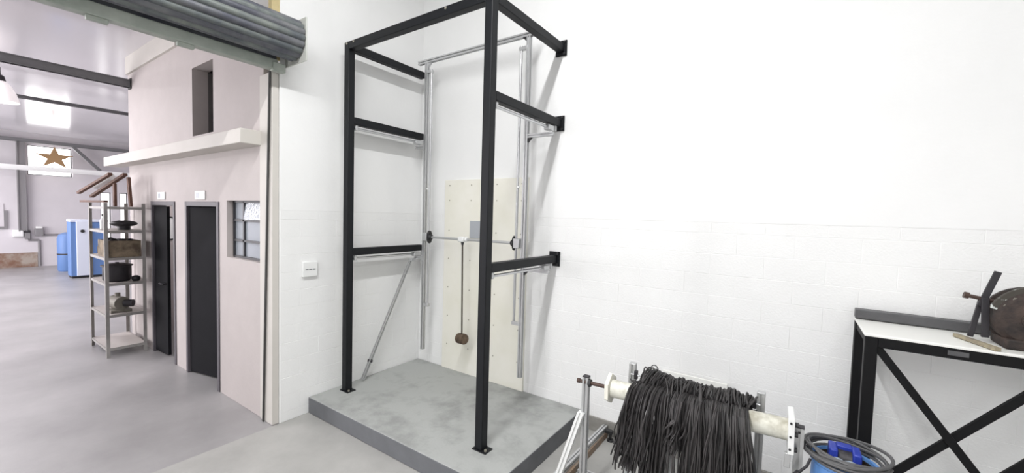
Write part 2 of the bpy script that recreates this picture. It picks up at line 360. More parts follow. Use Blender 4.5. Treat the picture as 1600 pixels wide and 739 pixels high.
# small iron window in the cream wall
wn = thing('window_4', (-.6, YC + .1, WN[2]), 'small dark iron window with mottled glass panes beside the shutter jamb', 'window'); wn['kind'] = 'structure'
xa, xb, xc = WXA, WXB, WXC; zz = [WN[2] + .012, 1.715, 1.93, WN[3] - .01]; yw = YC + .07
for x in (xa, xb, xc): MB().bar((x, yw, zz[0]), (x, yw, zz[3]), .026, .03).build('mullion', WINF, wn)
for z in zz: MB().bar((xa, yw, z), (-.252, yw, z), .03, .022).build('glazing_bar', WINF, wn)
for k in range(3):
    MB().box((xa + .013, yw + .004, zz[k] + .011), (xb - .013, yw + .009, zz[k + 1] - .011)).build('pane', GLASSG, wn)
    p = MB().box((xb + .013, yw + .004, zz[k] + .011), (xc - .013, yw + .009, zz[k + 1] - .011))
    if k == 2: p.turn((xb, yw, zz[3]), math.radians(-7), 'X')
    p.build('pane', GLASSB if k == 2 else GLASSG, wn)
# ledge (concrete canopy)
struct(MB().box((-5.0, -2.0, 2.655), (-.224, YC + .02, 2.79)).build('trim_5', LEDGE, bevel=.006), 'cream concrete ledge over the doors and rack', 'ledge')
# ---------------------------------------------------------------- roller shutter
sh = thing('roller_shutter', (.1, -3.9, 3.31), 'grey rolled-up metal shutter over the hall opening', 'shutter')
cx, cz, R0 = .185, 3.575, .165
NS = 18
for k in range(NS):
    a0 = 2 * math.pi * k / NS + .1; da = 2 * math.pi / NS; prof = []
    for q in range(7):
        a = a0 + da * q / 6; r = R0 + .016 * math.sin(math.pi * q / 6) ** .8
        prof.append((cx + r * math.cos(a), cz + r * math.sin(a)))
    for q in (6, 0):
        a = a0 + da * q / 6; prof.append((cx + (R0 - .03) * math.cos(a), cz + (R0 - .03) * math.sin(a)))
    MB().prism(prof, 'y', -6.1, -1.72).build('slat', SHUT[k % 2], sh)
MB().prism([(cx + (R0 - .028) * math.cos(2 * math.pi * k / 24), cz + (R0 - .028) * math.sin(2 * math.pi * k / 24)) for k in range(24)], 'y', -6.12, -1.715).build('drum_core', DARKP, sh)
MB().box((.006, -1.712, 3.37), (.36, -1.70, 3.75)).build('end_bracket', BRKT, sh, bevel=.003)
for k in range(2): MB().box((-.012, -6.1, 3.40 + .05 * k), (.035, -1.80, 3.445 + .05 * k)).build('slat', SHUT[k % 2], sh, bevel=.008)
bb = MB().box((-.03, -6.1, 3.315), (.055, -1.80, 3.405)).build('bottom_bar', SHBAR, sh, bevel=.006)
for y in (-2.97, -2.48): 
    l = MB().box((-.0, y - .055, 3.285), (.045, y + .055, 3.316)).build('lug', SHBAR, bb, bevel=.006)
MB().box((.012, YA - .09, 3.30), (.07, YA + .02, 3.375)).build('stop_block', SHBAR, sh, bevel=.004)
MB().bar((-.165, YC - .024, .0), (-.03, YC - .024, 3.31), .02, .012, (0, 1, 0)).build('guide_channel', DARKP, sh)
# ---------------------------------------------------------------- plinth and wall fittings
PX, PY, HP = 2.342, 1.48, .163
pl = MB().box((0.004, -PY, 0), (PX, -.004, HP)).build('concrete_plinth', [PLTOP, PLSIDE], origin=(PX / 2, -PY / 2, 0), bevel=.008)
for p in pl.data.polygons: p.material_index = 0 if p.normal.z > .5 else 1
tag(pl, 'low grey concrete plinth with dark painted sides in the corner', 'plinth')
sw = thing('light_switch', (0.01, -1.476, 1.39), 'square white light switch plate on the white wall by the shutter', 'switch')
MB().box((0, -1.552, 1.392), (.028, -1.40, 1.545)).build('plate', PLASTW, sw, bevel=.006)
for k in range(3): MB().box((.028, -1.525 + k * .036, 1.463), (.031, -1.497 + k * .036, 1.472)).build('rocker', INK, sw)
bd = thing('mounting_board', (1.05, 0, HP), 'cream board screwed to the white wall behind the pendulum', 'board')
MB().box((.45, -.028, HP), (1.645, .0, 2.465)).build('board', PANEL, bd, bevel=.003)
for x in (.53, .87, 1.24, 1.57):
    for z in (2.40, 2.22, 1.86, 1.52, 1.17, .82, .47): MB().cyl((x, -.027, z), (x, -.032, z), .008, n=8).build('screw', SCREW, bd)
MB().box((.865, -.04, 1.785), (1.175, -.028, 1.985)).build('steel_plate', GREYPL, bd, bevel=.002)
# ---------------------------------------------------------------- black steel frame
S = .075; XL, XR, YF, Z1, Z2, Z3 = .154, 1.976, 1.143, 3.7275, 2.99, 1.632
st = thing('steel_gantry', ((XL + XR) / 2, -YF, HP), 'tall black square-tube steel frame standing on the plinth', 'frame')
for x in (XL, XR):
    post = MB().box((x - S / 2, -YF - S / 2, HP + .008), (x + S / 2, -YF + S / 2, Z1 + S / 2)).build('post', STEEL, st, bevel=.006)
    fp = MB().box((x - .055, -YF - .05, HP), (x + .085, -YF + .05, HP + .008)).build('foot_plate', STEEL, post, bevel=.002)
    MB().cyl((x + .062, -YF - .02, HP + .008), (x + .062, -YF - .02, HP + .022), .011, n=6).build('bolt', SCREW, post)
bm_ = MB().box((XL + S / 2, -YF - S / 2, Z1 - S / 2), (XR - S / 2, -YF + S / 2, Z1 + S / 2)).build('top_beam', STEEL, st, bevel=.006)
for x in (XL + .01, XL + .12, XR - .45): MB().cyl((x, -YF - S / 2 - .006, Z1 + .018), (x, -YF - S / 2, Z1 + .018), .011, n=8).build('bolt', SCREW, bm_)
for x in (XL, XR):
    for z in (Z1, Z2, Z3):
        arm = MB().box((x - S / 2, -YF + S / 2, z - S / 2), (x + S / 2, -.012 if x > 1 else -.14, z + S / 2)).build('arm', STEEL, st, bevel=.006)
        if x < 1: continue
        MB().box((x - .055, -.020, z - .075), (x + .065, -.007, z + .075)).build('wall_plate', STEEL, arm, bevel=.002)
        for dz in (-.058, .058): MB().cyl((x + .045, -.020, z + dz), (x + .045, -.032, z + dz), .012, n=6).build('bolt', BLACKP, arm)
# ---------------------------------------------------------------- aluminium rig
YR = -.20
rg = thing('aluminium_rig', (1.0, YR, .394), 'silver aluminium profile carriage hanging inside the black frame', 'rig')
UX = (.288, 1.72); SXs = (.362, 1.628)
for ux, sx, sgn in ((UX[0], SXs[0], 1), (UX[1], SXs[1], -1)):
    MB().alu((ux, YR, .394), (ux, YR, 3.835), .042).build('upright', ALU, rg)
    sh_ = MB().cyl((sx, YR, .93), (sx, YR, 3.76), .0135, n=12).build('guide_shaft', CHROME, rg)
    for z in (.95, 3.73):
        MB().cbox(((ux + sx) / 2 + sgn * .012, YR, z), (abs(sx - ux) + .012, .045, .035)).build('shaft_block', ALU, sh_, bevel=.004)
    for zt in (2.35,):
        MB().cbox((sx - sgn * .02, YR - .012, zt), (.03, .02, .02)).build('clip', PLASTW, sh_, bevel=.003)
    # stubs to the arms, with gussets
    ax = XL if sgn > 0 else XR + .02
    for z in (Z2 - .135, Z3 - .115):
        MB().alu((ux - sgn * .021, YR, z), (ax - sgn * .03, YR, z), .036).build('cross_stub', ALU, rg)
        g = ux - sgn * .021
        MB().prism([(g, z - .018), (g - sgn * .045, z - .018), (g, z - .063)], 'y', YR - .014, YR + .014).build('gusset', BLACKP if sgn < 0 else ALU, rg, bevel=.002)
        # rail slung under each arm
        axr = XL if sgn > 0 else XR
        rz = (Z2 if z > 2 else Z3) - S / 2 - .035
        rod = MB().cyl((axr, -YF + .06, rz), (axr, -.16, rz), .0125, n=12).build('arm_rail', CHROME, rg)
        MB().cbox((axr, -YF + .075, rz + .008), (.045, .03, .055)).build('rail_support', ALU, rod, bevel=.004)
        MB().cbox((axr, YR - .005, rz - .003), (.06, .10, .05)).build('rail_bearing', ALU, rod, bevel=.006)
        MB().cbox((axr, -.10, rz + .008), (.045, .03, .055)).build('rail_support', ALU, rod, bevel=.004)
    c = ux + sgn * .021
    MB().prism([(c, 3.835), (c + sgn * .05, 3.835), (c, 3.785)], 'y', YR - .015, YR + .015).build('gusset', BLACKP if sgn < 0 else ALU, rg, bevel=.002)
MB().alu((.146, YR, 3.856), (1.80, YR, 3.856), .042, (0, 0, 1)).build('top_rail', ALU, rg)
dg = MB().alu((.135, -.27, 1.50), (.09, -.905, HP + .022), .032, (1, 0, 0)).build('diagonal_strut', ALU, rg)
MB().cyl((.115, -.80, .372), (.075, -.825, .372), .02, n=10).build('knob', DARKM, dg)
MB().cbox((.15, -.25, 1.49), (.05, .10, .04)).build('strut_joint', ALU, dg, bevel=.006)
# bearing carriers for the pendulum axle
ZP = 1.776; YP = YR - .005
for bx_, sgn in ((SXs[0], 1), (SXs[1], -1)):
    cr = MB().cbox((bx_ - sgn * .03, YP, ZP), (.07, .085, .10)).build('bearing_carrier', ALU, rg, bevel=.006)
    pr_ = []
    for k in range(20):
        a = 2 * math.pi * k / 20; r_ = .045 + .032 * abs(math.sin(a)) ** 3
        pr_.append((YP + r_ * math.cos(a) * .8, ZP + r_ * math.sin(a)))
    MB().prism(pr_, 'x', bx_ + sgn * .005, bx_ + sgn * .028).build('flange_bearing', BLACKP, cr, bevel=.003)
    MB().lathe((bx_ + sgn * .026, YP, ZP), (sgn, 0, 0), [(.038, 0), (.036, .018), (.026, .03), (.0, .031)], 18).build('bearing_boss', BLACKP, cr)
# ---------------------------------------------------------------- pendulum
pe = thing('pendulum_hammer', (.9, YP, .6), 'swinging pendulum with a brown cylindrical hammer head on a thin rod', 'pendulum')
MB().cyl((SXs[0] + .03, YP, ZP), (SXs[1] - .03, YP, ZP), .0145, n=14).build('axle', ALU, pe)
MB().cbox((.895, YP, ZP), (.085, .06, .06)).build('tee_block', PLASTW, pe, bevel=.012)
MB().lathe((.945, YP, ZP), (1, 0, 0), [(.0, 0), (.024, .004), (.03, .015), (.024, .03), (.0, .034)], 16).build('collar', PLASTW, pe)
MB().cyl((.905, YP, ZP - .03), (.905, YP, ZP - .065), .02, .012, n=12).build('rod_socket', DARKM, pe)
MB().cyl((.905, YP, ZP - .05), (.925, YP, .69), .0085, n=10).build('rod', RODM, pe)
hc = Vector((.925, YP, .645)); hd_ = Vector((.9, -.28, .12)).normalized()
MB().lathe(hc - hd_ * .06, hd_, [(0, 0), (.054, 0), (.06, .008), (.06, .112), (.054, .12), (0, .12)], 24).build('hammer_head', HAMMER, pe)
# ---------------------------------------------------------------- cord roller stand
sd = thing('roller_stand', (3.4, -.9, 0), 'silver aluminium profile stand carrying the white tube and black cords', 'stand')
FLp, FRp, RLp, RRp = (2.79, -.96), (4.06, -.92), (3.06, -.75), (3.863, -.75)
for (x, y), zt in ((FLp, .903), (FRp, .918), (RLp, 1.0), (RRp, 1.0)):
    p_ = MB().alu((x, y, .06), (x, y, zt), .045, (0, 1, 0)).build('post', ALU, sd)
    MB().cbox((x, y, zt + .003), (.046, .046, .008)).build('end_cap', DARKM if zt < .95 else ALU, p_, bevel=.002)
MB().alu((3.36, -.84, .06), (3.36, -.84, .79), .045, (0, 1, 0)).build('post', ALU, sd)
MB().alu((2.575, -1.45, .085), (2.6, -.04, .085), .045).build('base_rail', ALU, sd)
MB().alu((4.25, -1.3, .10), (4.25, -.04, .10), .045).build('base_rail', ALU, sd)
MB().alu((2.66, -.96, .04), (4.25, -.92, .04), .045).build('cross_rail', ALU, sd); MB().alu((2.66, -.75, .04), (4.25, -.75, .04), .045).build('cross_rail', ALU, sd)
MB().alu((2.775, -.995, .645), (2.612, -.995, .12), .045, (0, 1, 0)).build('diagonal_brace', PLASTW, sd)  # white colour stands in for strong light on the aluminium
lf = MB().cyl((2.675, -.10, .0), (2.675, -.10, .018), .032, .028, n=14).cyl((2.675, -.10, .018), (2.675, -.10, .075), .012, n=10).cbox((2.66, -.10, .085), (.07, .04, .03)).build('levelling_foot', BLACKP, sd, bevel=.003)
tl, tr = Vector((2.96, -.96, .868)), Vector((4.005, -.92, .888))
td = (tr - tl).normalized()
tb = thing('roller_tube', (3.45, -.94, .8), 'weathered white roller tube lying across the aluminium stand', 'tube')
MB().cyl(tl + td * .02, tr, .06, n=28).build('tube', TUBEW, tb)
prof = [(.105 * math.cos(math.pi / 3 * k + math.pi / 6), .105 * math.sin(math.pi / 3 * k + math.pi / 6)) for k in range(6)]
MB().ext(prof, tl, tl + td * .026).build('hexagonal_flange', FLANGE, tb, bevel=.003)
fl = MB().ext([(-.095, -.10), (.095, -.10), (.095, .10), (-.095, .10)], tr, tr + td * .03).build('end_flange', PLASTW, tb, bevel=.003)
for dz in (-.07, .0, .075): MB().cyl(tr + td * .015 + Vector((0, -.1005, dz)), tr + td * .015 + Vector((0, -.094, dz)), .006, n=8).build('hole', BLACKP, fl)
MB().cbox(tr + td * .006 + Vector((0, -.07, -.14)), (.028, .03, .08)).build('lug', ALU, tb, bevel=.002)
for dz in (-.085, .0, .055): MB().cyl(tr + td * .03 + Vector((0, -.05, dz)), tr + td * .05 + Vector((0, -.05, dz)), .014, n=6).build('bolt', BLACKP, tb)
ax_ = MB().cyl(tl - td * .225, tl + td * .03, .0135, n=12).build('axle', AXLE, tb)
MB().cyl(tl - td * .15, tl - td * .13, .028, n=6).build('nut', BLACKP, ax_); MB().cyl(tl - td * .236, tl - td * .216, .017, n=12).build('axle_end', AXLE, ax_)
MB().cyl(tr + td * .02, tr + td * .075, .013, n=12).build('axle', BLACKP, tb)
# thin rod behind the tube
ZR = .938
rr = thing('thin_rod', (3.46, -.75, .88), 'thin steel rod between the two rear posts holding the wound cords', 'rod')
MB().cyl((3.06, -.79, ZR), (3.863, -.79, ZR), .007, n=8).build('rod', CHROME, rr)
for x in (3.095, 3.83): MB().cbox((x, -.785, ZR), (.022, .03, .06)).build('clamp', DARKM, rr, bevel=.003)
# the black cords: wound on the rod, falling over the tube
mb = MB(); rnd = random.Random(3)
xs0, xs1 = 3.165, 3.81
def smooth(p, k=2):
    P = [Vector(a) for a in p]; out = []
    for i in range(len(P) - 1):
        a, b, c_, d_ = P[max(i - 1, 0)], P[i], P[i + 1], P[min(i + 2, len(P) - 1)]
        for q in range(k):
            t = q / k
            out.append(.5 * ((2 * b) + (c_ - a) * t + (2 * a - 5 * b + 4 * c_ - d_) * t * t + (3 * b - a - 3 * c_ + d_) * t ** 3))
    return out + [P[-1]]
for k in range(260):
    u_ = (k + rnd.random()) / 260; x = xs0 + (xs1 - xs0) * u_
    bul = .048 + .014 * abs(math.sin(u_ * 8.5 + 1.2)) + (.016 if u_ < .22 else 0) + (.010 if u_ > .8 else 0)
    r_ = bul * rnd.uniform(.6, 1.06); ti = rnd.gauss(.35 if u_ < .55 else .1, .3); ph = rnd.uniform(0, .5)
    cy, cz_ = -.845 + rnd.uniform(-.012, .012), ZR + .004 + rnd.uniform(-.010, .010)
    mb.tube([(x + ti * r_ * math.sin(a + ph), cy + r_ * 1.15 * math.cos(a), cz_ + r_ * math.sin(a) * 1.0) for a in [2 * math.pi * q / 14 for q in range(14)]], .0054, 5, True)
clumps = []
for k in range(44):
    u_ = (k + rnd.random()) / 44
    clumps.append((u_, (u_ - .48) * (.11 if u_ > .5 else .21) + rnd.gauss(0, .03), rnd.uniform(.0, .075), .20 + .20 * rnd.random(), rnd.uniform(.3, 1)))
for k in range(520):
    cu, csp, coff, cend, tight = clumps[int(rnd.random() * len(clumps))]
    u_ = min(max(cu + rnd.gauss(0, .016), 0), 1); x = xs0 - .02 + (xs1 - xs0 + .01) * u_
    sp = csp + rnd.gauss(0, .016) * (1.3 - tight) * 2; off = max(.002, coff + rnd.uniform(-.012, .022))
    end = cend + rnd.uniform(-.05, .07)
    if u_ < .3: end += (.3 - u_) * rnd.uniform(.5, 1.1)
    if abs(x + sp * .95 - 3.425) < .045 and end < .58: end = .58 + .1 * rnd.random()
    s2 = rnd.gauss(0, .03); yt, zt = -.94 + .02 * (u_ - .5), .878; wv = rnd.gauss(0, .010); wp = rnd.uniform(0, 6.28)
    p = [(x - s2, -.84, ZR - .02), (x - s2 * .5, -.90, .931), (x + .05 * sp, -.945, zt + .063 + off * .2),
         (x + .2 * sp, -.995 - off * .6, zt + .040 + off * .2), (x + .42 * sp, -1.010 - off * .95, zt - .045)]
    for q in (.2, .4, .6, .8, 1.0):
        p.append((x + sp * (.42 + .68 * q ** .8) + wv * math.sin(wp + 5 * q) + rnd.gauss(0, .003), -1.010 - off * (.95 - .25 * q) + wv * math.cos(wp + 4 * q), (zt - .045) * (1 - q) + end * q))
    mb.tube(smooth(p), rnd.uniform(.0042, .0058), 5)
for k in range(16):   # stray cords standing off the bundle
    x = rnd.uniform(xs0 + .06, xs1); d_ = rnd.gauss(0, .05); h_ = rnd.uniform(.0, .02)
    mb.tube(smooth([(x, -.84, ZR + .04), (x + d_ * .3, -.88, ZR + .05 + h_), (x + d_ * .7, -.95, ZR + .03 + h_), (x + d_, -1.02, ZR - .03), (x + d_ * 1.2, -1.06, ZR - .15), (x + d_ * 1.3, -1.07, .45)]), .005, 5)
mb.tube([(3.225 + .028 * math.cos(a), -.80, ZR + .062 + .042 * math.sin(a)) for a in [math.pi * (-.35 + 1.7 * q / 12) for q in range(13)]], .0036, 5)
cb = mb.build('black_cords', CORD); tag(cb, 'thick fringe of black rubber cords wound on the rod and hanging over the tube', 'cords', kind='stuff')
tag(MB().box((3.10, -.05, .60), (3.60, -.026, .755)).build('wall_board', TABLET, bevel=.003), 'pale board against the white wall behind the black cords', 'board')
tag(MB().box((2.55, -1.5, 0), (2.628, -.05, .06)).build('wooden_batten', BATTEN, bevel=.004), 'brown wooden batten on the floor under the base rail', 'batten')
# ---------------------------------------------------------------- blue barrel with cable coil
BX, BY, BZ = 4.265, -.87, .78
br = thing('blue_barrel', (BX, BY, 0), 'light blue plastic barrel standing between the stand and the table', 'barrel')
MB().lathe((BX, BY, 0), (0, 0, 1), [(0, 0), (.13, 0), (.14, .02), (.142, .25), (.148, .26), (.142, .27), (.144, .52), (.15, .53), (.144, .54), (.142, BZ - .03), (.152, BZ - .02), (.152, BZ), (.135, BZ), (.132, BZ - .1), (0, BZ - .1)], 28).build('body', BARREL, br)
MB().lathe((BX, BY, BZ - .1), (0, 0, 1), [(.131, 0), (.131, .085), (.128, .07), (0, .06)], 24).build('dark_filler', RODM, br)  # dark filler added as clutter and to darken the barrel's inside
mo = thing('blue_motor', (BX, BY, BZ - .1), 'deep blue ribbed motor sticking out of the light blue barrel', 'motor')
MB().cyl((BX - .06, BY + .02, BZ), (BX + .06, BY + .0, BZ), .05, n=18).build('body', DARKM, mo)
for k in (-1, 1): MB().cbox((BX + k * .05, BY + .0, BZ + .0), (.038, .11, .135)).build('end_bell', BLUED, mo, bevel=.008)
MB().cbox((BX, BY + .035, BZ + .02), (.07, .05, .10)).build('terminal_box', BLUED, mo, bevel=.006)
rg_ = MB(); rnd = random.Random(5)
for q in range(9): rg_.ball((BX - .06 + .014 * q + rnd.uniform(-.01, .01), BY - .095 + rnd.uniform(-.012, .012), BZ + .012 + rnd.uniform(-.01, .012)), .034, 10, 6, (1, .8, .55))
tag(rg_.build('crumpled_rag', RAG), 'pale crumpled rag tucked beside the blue motor in the barrel', 'rag')
cl = thing('cable_coil', (BX, BY, BZ), 'coil of thick grey cable resting on the rim of the blue barrel', 'cable')
pts = []; rnd = random.Random(11); turns = 7; N = 30
for i in range(turns * N):
    t = i / N; a = 2 * math.pi * t; k_ = int(t)
    r_ = .172 + .013 * math.sin(t * 2.1) + .008 * math.sin(a * 2 + t)
    pts.append((BX + .005 + r_ * math.cos(a) * 1.0, BY + r_ * math.sin(a) * .95, BZ + .022 + .012 * math.sin(a + t * 1.7) + .026 * ((t * .618) % 1) + .018 * math.sin(t)))
MB().tube(pts, .0085, 7).build('cable', CABLE, cl)
MB().tube([(BX + .175 * math.cos(a) + .012, BY + .175 * math.sin(a), BZ + .012 - .03 * math.sin((a - 5.2) * 1.5)) for a in [5.2 + .11 * q for q in range(20)]], .008, 6).build('loose_loop', CABLE, cl)
MB().tube([(BX - .15, BY - .10, BZ + .0), (BX - .165, BY - .125, BZ - .035), (BX - .185, BY - .13, BZ - .06), (BX - .2, BY - .13, BZ - .08)], .0075, 6).cyl((BX - .198, BY - .13, BZ - .076), (BX - .225, BY - .13, BZ - .125), .013, .019, n=10).build('plug', DARKM, cl)
# ---------------------------------------------------------------- table
TX0, TX1, TY0, TY1, TZ = 4.352, 6.0, -.535, -.02, 1.42
tt = thing('steel_table', (5.1, -.28, 0), 'tall black steel table with a white top and crossed braces against the wall', 'table')
MB().box((TX0, TY0, TZ - .016), (TX1, TY1, TZ)).build('tabletop', TABLET, tt, bevel=.003)
LW = .06
for (x, y) in ((TX0 + LW / 2 + .004, TY0 + LW / 2 + .004), (TX0 + LW / 2 + .0, TY1 - LW / 2 - .01), (TX1 - LW / 2, TY0 + LW / 2 + .004), (TX1 - LW / 2, TY1 - LW / 2 - .01)):
    MB().box((x - LW / 2, y - LW / 2, 0), (x + LW / 2, y + LW / 2, TZ - .017)).build('leg', STEELB, tt, bevel=.004)
for y in (TY0 + .027, TY1 - .035):
    MB().box((TX0 + LW + .005, y - .022, TZ - .075), (TX1 - LW, y + .022, TZ - .017)).build('apron', STEELB, tt, bevel=.003)
    MB().box((TX0 + LW + .005, y - .022, .28), (TX1 - LW, y + .022, .33)).build('lower_rail', STEELB, tt, bevel=.003)
for x in (TX0 + .03, TX1 - .03): MB().box((x - .022, TY0 + LW + .005, TZ - .065), (x + .022, TY1 - LW - .012, TZ - .017)).build('side_rail', STEELB, tt, bevel=.003)
yb = TY0 + .03
for (a, b, dy) in (((4.385, 1.385), (5.13, .345), 0), ((4.40, .452), (5.12, 1.345), .021), ((4.90, .68), (5.39, 1.345), .021)):
    MB().bar((a[0], yb + dy, a[1]), (b[0], yb + dy, b[1]), .042, .02, (0, 1, 0)).build('brace', STEELB, tt, bevel=.002)
MB().box((4.70, TY0 - .0, TZ - .055), (4.78, TY0 + .006, TZ - .03)).build('name_plate', ANGLE, tt)
an = MB().ext([(-.035, -.03), (.035, -.03), (.035, .03), (-.035, .03)], (4.35, -.055, TZ + .037), (5.6, -.075, TZ + .031), (0, 0, 1)).build('steel_bar', ANGLE, bevel=.004)
tag(an, 'long dark grey square steel bar lying along the back of the table', 'bar')
# rusty machine on the table
em = thing('rusty_gear_motor', (5.05, -.32, TZ), 'rusty old gear motor with chipped paint on the white table top', 'motor')
mc = Vector((5.05, -.33, TZ + .16))
MB().lathe(mc + Vector((0, .09, 0)), (-.1, -1, 0), [(0, 0), (.15, 0), (.162, .02), (.162, .05), (.15, .06), (.145, .16), (.12, .19), (.05, .20), (.05, .225), (0, .225)], 28).build('housing', OLDM, em)
rc = []
for k in range(26):
    a = math.radians(15 + 150 * k / 25); rc.append((mc.x + .178 * math.cos(a), mc.z + .178 * math.sin(a)))
for k in range(25, -1, -1):
    a = math.radians(15 + 150 * k / 25); rc.append((mc.x + .10 * math.cos(a), mc.z + .10 * math.sin(a)))
MB().prism(rc, 'y', mc.y - .065, mc.y - .045).build('guard_plate', OLDG, em, bevel=.003)
for k in range(7):
    a = math.radians(25 + 21 * k); MB().cyl((mc.x + .135 * math.cos(a), mc.y - .065, mc.z + .135 * math.sin(a)), (mc.x + .135 * math.cos(a), mc.y - .08, mc.z + .135 * math.sin(a)), .011, n=6).build('bolt', GREYM, em)
MB().box((mc.x - .12, mc.y - .11, TZ + .001), (mc.x + .2, mc.y + .10, TZ + .055)).build('foot', OLDM, em, bevel=.01)
MB().cyl((mc.x + .02, mc.y - .10, TZ + .085), (mc.x + .33, mc.y - .06, TZ + .085), .075, n=18).build('motor_body', OLDM, em)
MB().bar((4.835, -.30, TZ + .02), (4.868, -.30, TZ + .24), .024, .014, (0, 1, 0)).build('lever', DARKM, em, bevel=.002)
MB().bar((4.885, -.33, TZ + .03), (4.875, -.33, TZ + .25), .03, .014, (0, 1, 0)).build('lever', DARKM, em, bevel=.002)
MB().bar((4.862, -.315, TZ + .20), (4.918, -.315, TZ + .40), .03, .012, (0, 1, 0)).build('lever', DARKM, em, bevel=.002)
MB().cyl((4.80, -.31, TZ + .255), (4.96, -.31, TZ + .225), .011, n=8).cyl((4.795, -.31, TZ + .256), (4.815, -.31, TZ + .252), .018, n=8).build('pivot_pin', AXLE, em)
tag(MB().bar((4.785, -.27, TZ + .012), (4.88, -.535, TZ + .012), .028, .02).build('wooden_stick', STICK, bevel=.003), 'short pale stick lying on the table beside the rusty motor', 'stick')
# ---------------------------------------------------------------- metal rack in the hall
RX0, RX1, RY0, RY1 = -4.36, -3.51, -2.29, -1.87
rk = thing('metal_rack', (-3.93, -2.08, 0), 'grey slotted-angle metal rack with six shelves by the washroom doors', 'rack')
shz = (2.03, 1.71, 1.345, 1.0, .574, .126)
for x, sx in ((RX0, 1), (RX1, -1)):
    for y, sy in ((RY0, 1), (RY1, -1)):
        MB().prism([(x, y), (x + sx * .038, y), (x + sx * .038, y + sy * .004), (x + sx * .004, y + sy * .004), (x + sx * .004, y + sy * .038), (x, y + sy * .038)], 'z', 0, 2.08).build('post', RACKM, rk)
for z in shz:
    s_ = MB().box((RX0 + .006, RY0 + .006, z - .008), (RX1 - .006, RY1 - .006, z)).build('shelf', RACKS, rk)
    for (a, b) in (((RX0 + .006, RY0 + .005, z - .035), (RX1 - .006, RY0 + .009, z)), ((RX0 + .006, RY1 - .009, z - .035), (RX1 - .006, RY1 - .005, z)), ((RX0 + .005, RY0 + .006, z - .035), (RX0 + .009, RY1 - .006, z)), ((RX1 - .009, RY0 + .006, z - .035), (RX1 - .005, RY1 - .006, z))):
        MB().box(a, b).build('lip', RACKM, s_)
cr = thing('worn_crate', (-3.78, -2.08, 1.345), 'worn wooden crate full of dark scrap on the third shelf', 'crate')
for (a, b) in (((-4.02, -2.26, 1.347), (-3.55, -2.24, 1.57)), ((-4.02, -1.93, 1.347), (-3.55, -1.91, 1.57)), ((-4.02, -2.24, 1.347), (-4.0, -1.93, 1.57)), ((-3.57, -2.24, 1.347), (-3.55, -1.93, 1.57)), ((-4.0, -2.24, 1.347), (-3.57, -1.93, 1.36))): MB().box(a, b).build('board', CRATE, cr, bevel=.003)
rnd = random.Random(8); sc_ = MB()
for k in range(10): sc_.ball((-3.95 + .036 * k, -2.2 + rnd.uniform(0, .24), 1.555 + rnd.uniform(0, .02)), .035, 7, 5, (1.2, 1.1, .7))
sc_.box((-3.98, -2.22, 1.5), (-3.59, -1.95, 1.55)); sc_.build('scrap', DARKM, cr)
pt = thing('dark_pot', (-3.76, -2.12, 1.0), 'dark cooking pot with a lid on the fourth shelf', 'pot')
MB().lathe((-3.76, -2.12, 1.002), (0, 0, 1), [(0, 0), (.13, 0), (.15, .03), (.15, .2), (.16, .21)], 22).build('body', DARKM, pt); MB().lathe((-3.76, -2.12, 1.212), (0, 0, 1), [(.168, 0), (.168, .012), (.1, .03), (.02, .035), (.02, .05), (0, .05)], 22).build('lid', DARKM, pt)
tag(MB().lathe((-3.60, -1.96, 1.002), (0, 0, 1), [(0, 0), (.035, 0), (.05, .03), (.045, .06), (.02, .075), (0, .075)], 14).build('small_pulley', BLACKP), 'small black pulley on the fourth shelf beside the pot', 'pulley')
mt = thing('grey_pump', (-3.74, -2.10, .574), 'small grey cast pump on the fifth shelf of the rack', 'pump')
MB().cyl((-3.86, -2.14, .70), (-3.62, -2.10, .70), .09, n=18).build('body', GREYM, mt); MB().box((-3.84, -2.22, .576), (-3.62, -2.0, .61)).build('foot', GREYM, mt, bevel=.005)
MB().cyl((-3.62, -2.08, .70), (-3.56, -2.0, .70), .05, n=12).build('outlet', DARKM, mt); MB().cyl((-3.76, -2.12, .78), (-3.76, -2.12, .83), .03, n=12).build('inlet', GREYM, mt)
tag(MB().ball((-3.72, -2.05, 1.80), .10, 12, 8, (1.2, 1.5, .45)).cyl((-3.72, -2.05, 1.713), (-3.72, -2.05, 1.79), .07, n=12).build('dark_bowl', DARKM), 'dark bowl on the second shelf from the top', 'bowl')
bt = thing('white_bottle', (-4.0, -2.2, 1.713), 'small white bottle with dark cap on the second shelf from the top', 'bottle')
MB().lathe((-4.0, -2.2, 1.713), (0, 0, 1), [(0, 0), (.04, 0), (.042, .12), (.02, .16), (.018, .18)], 12).build('body', PLASTW, bt); MB().cyl((-4.0, -2.2, 1.893), (-4.0, -2.2, 1.925), .021, n=10).build('cap', BLACKP, bt)
tag(MB().box((-4.28, -2.22, 1.349), (-4.12, -2.0, 1.46)).build('cardboard_box', CRATE, bevel=.004), 'small cardboard box at the left end of the third shelf', 'box')
for i, (a, b, w_, h_, lab) in enumerate((((-3.60, -2.00, 2.035), (-3.60, -2.02, 2.44), .075, .03, 'upright brown plank standing on the rack, nearer the door'), ((-3.80, -2.12, 2.035), (-3.80, -2.12, 2.35), .075, .03, 'upright brown plank standing on the rack, nearer the blue machine'),
        ((-3.56, -2.06, 2.475), (-4.55, -2.22, 2.17), .05, .035, 'lower slanting brown plank leaning across the rack top'), ((-3.66, -2.19, 2.47), (-4.75, -2.32, 2.22), .045, .035, 'upper slanting brown plank leaning across the rack top'), ((-3.55, -2.26, 2.098), (-4.75, -2.29, 2.098), .045, .03, 'flat brown plank lying along the rack front edge'))):
    tag(MB().bar(a, b, w_, h_).build('wooden_plank', BROWN, bevel=.003), lab, 'plank', 'brown planks on the rack')
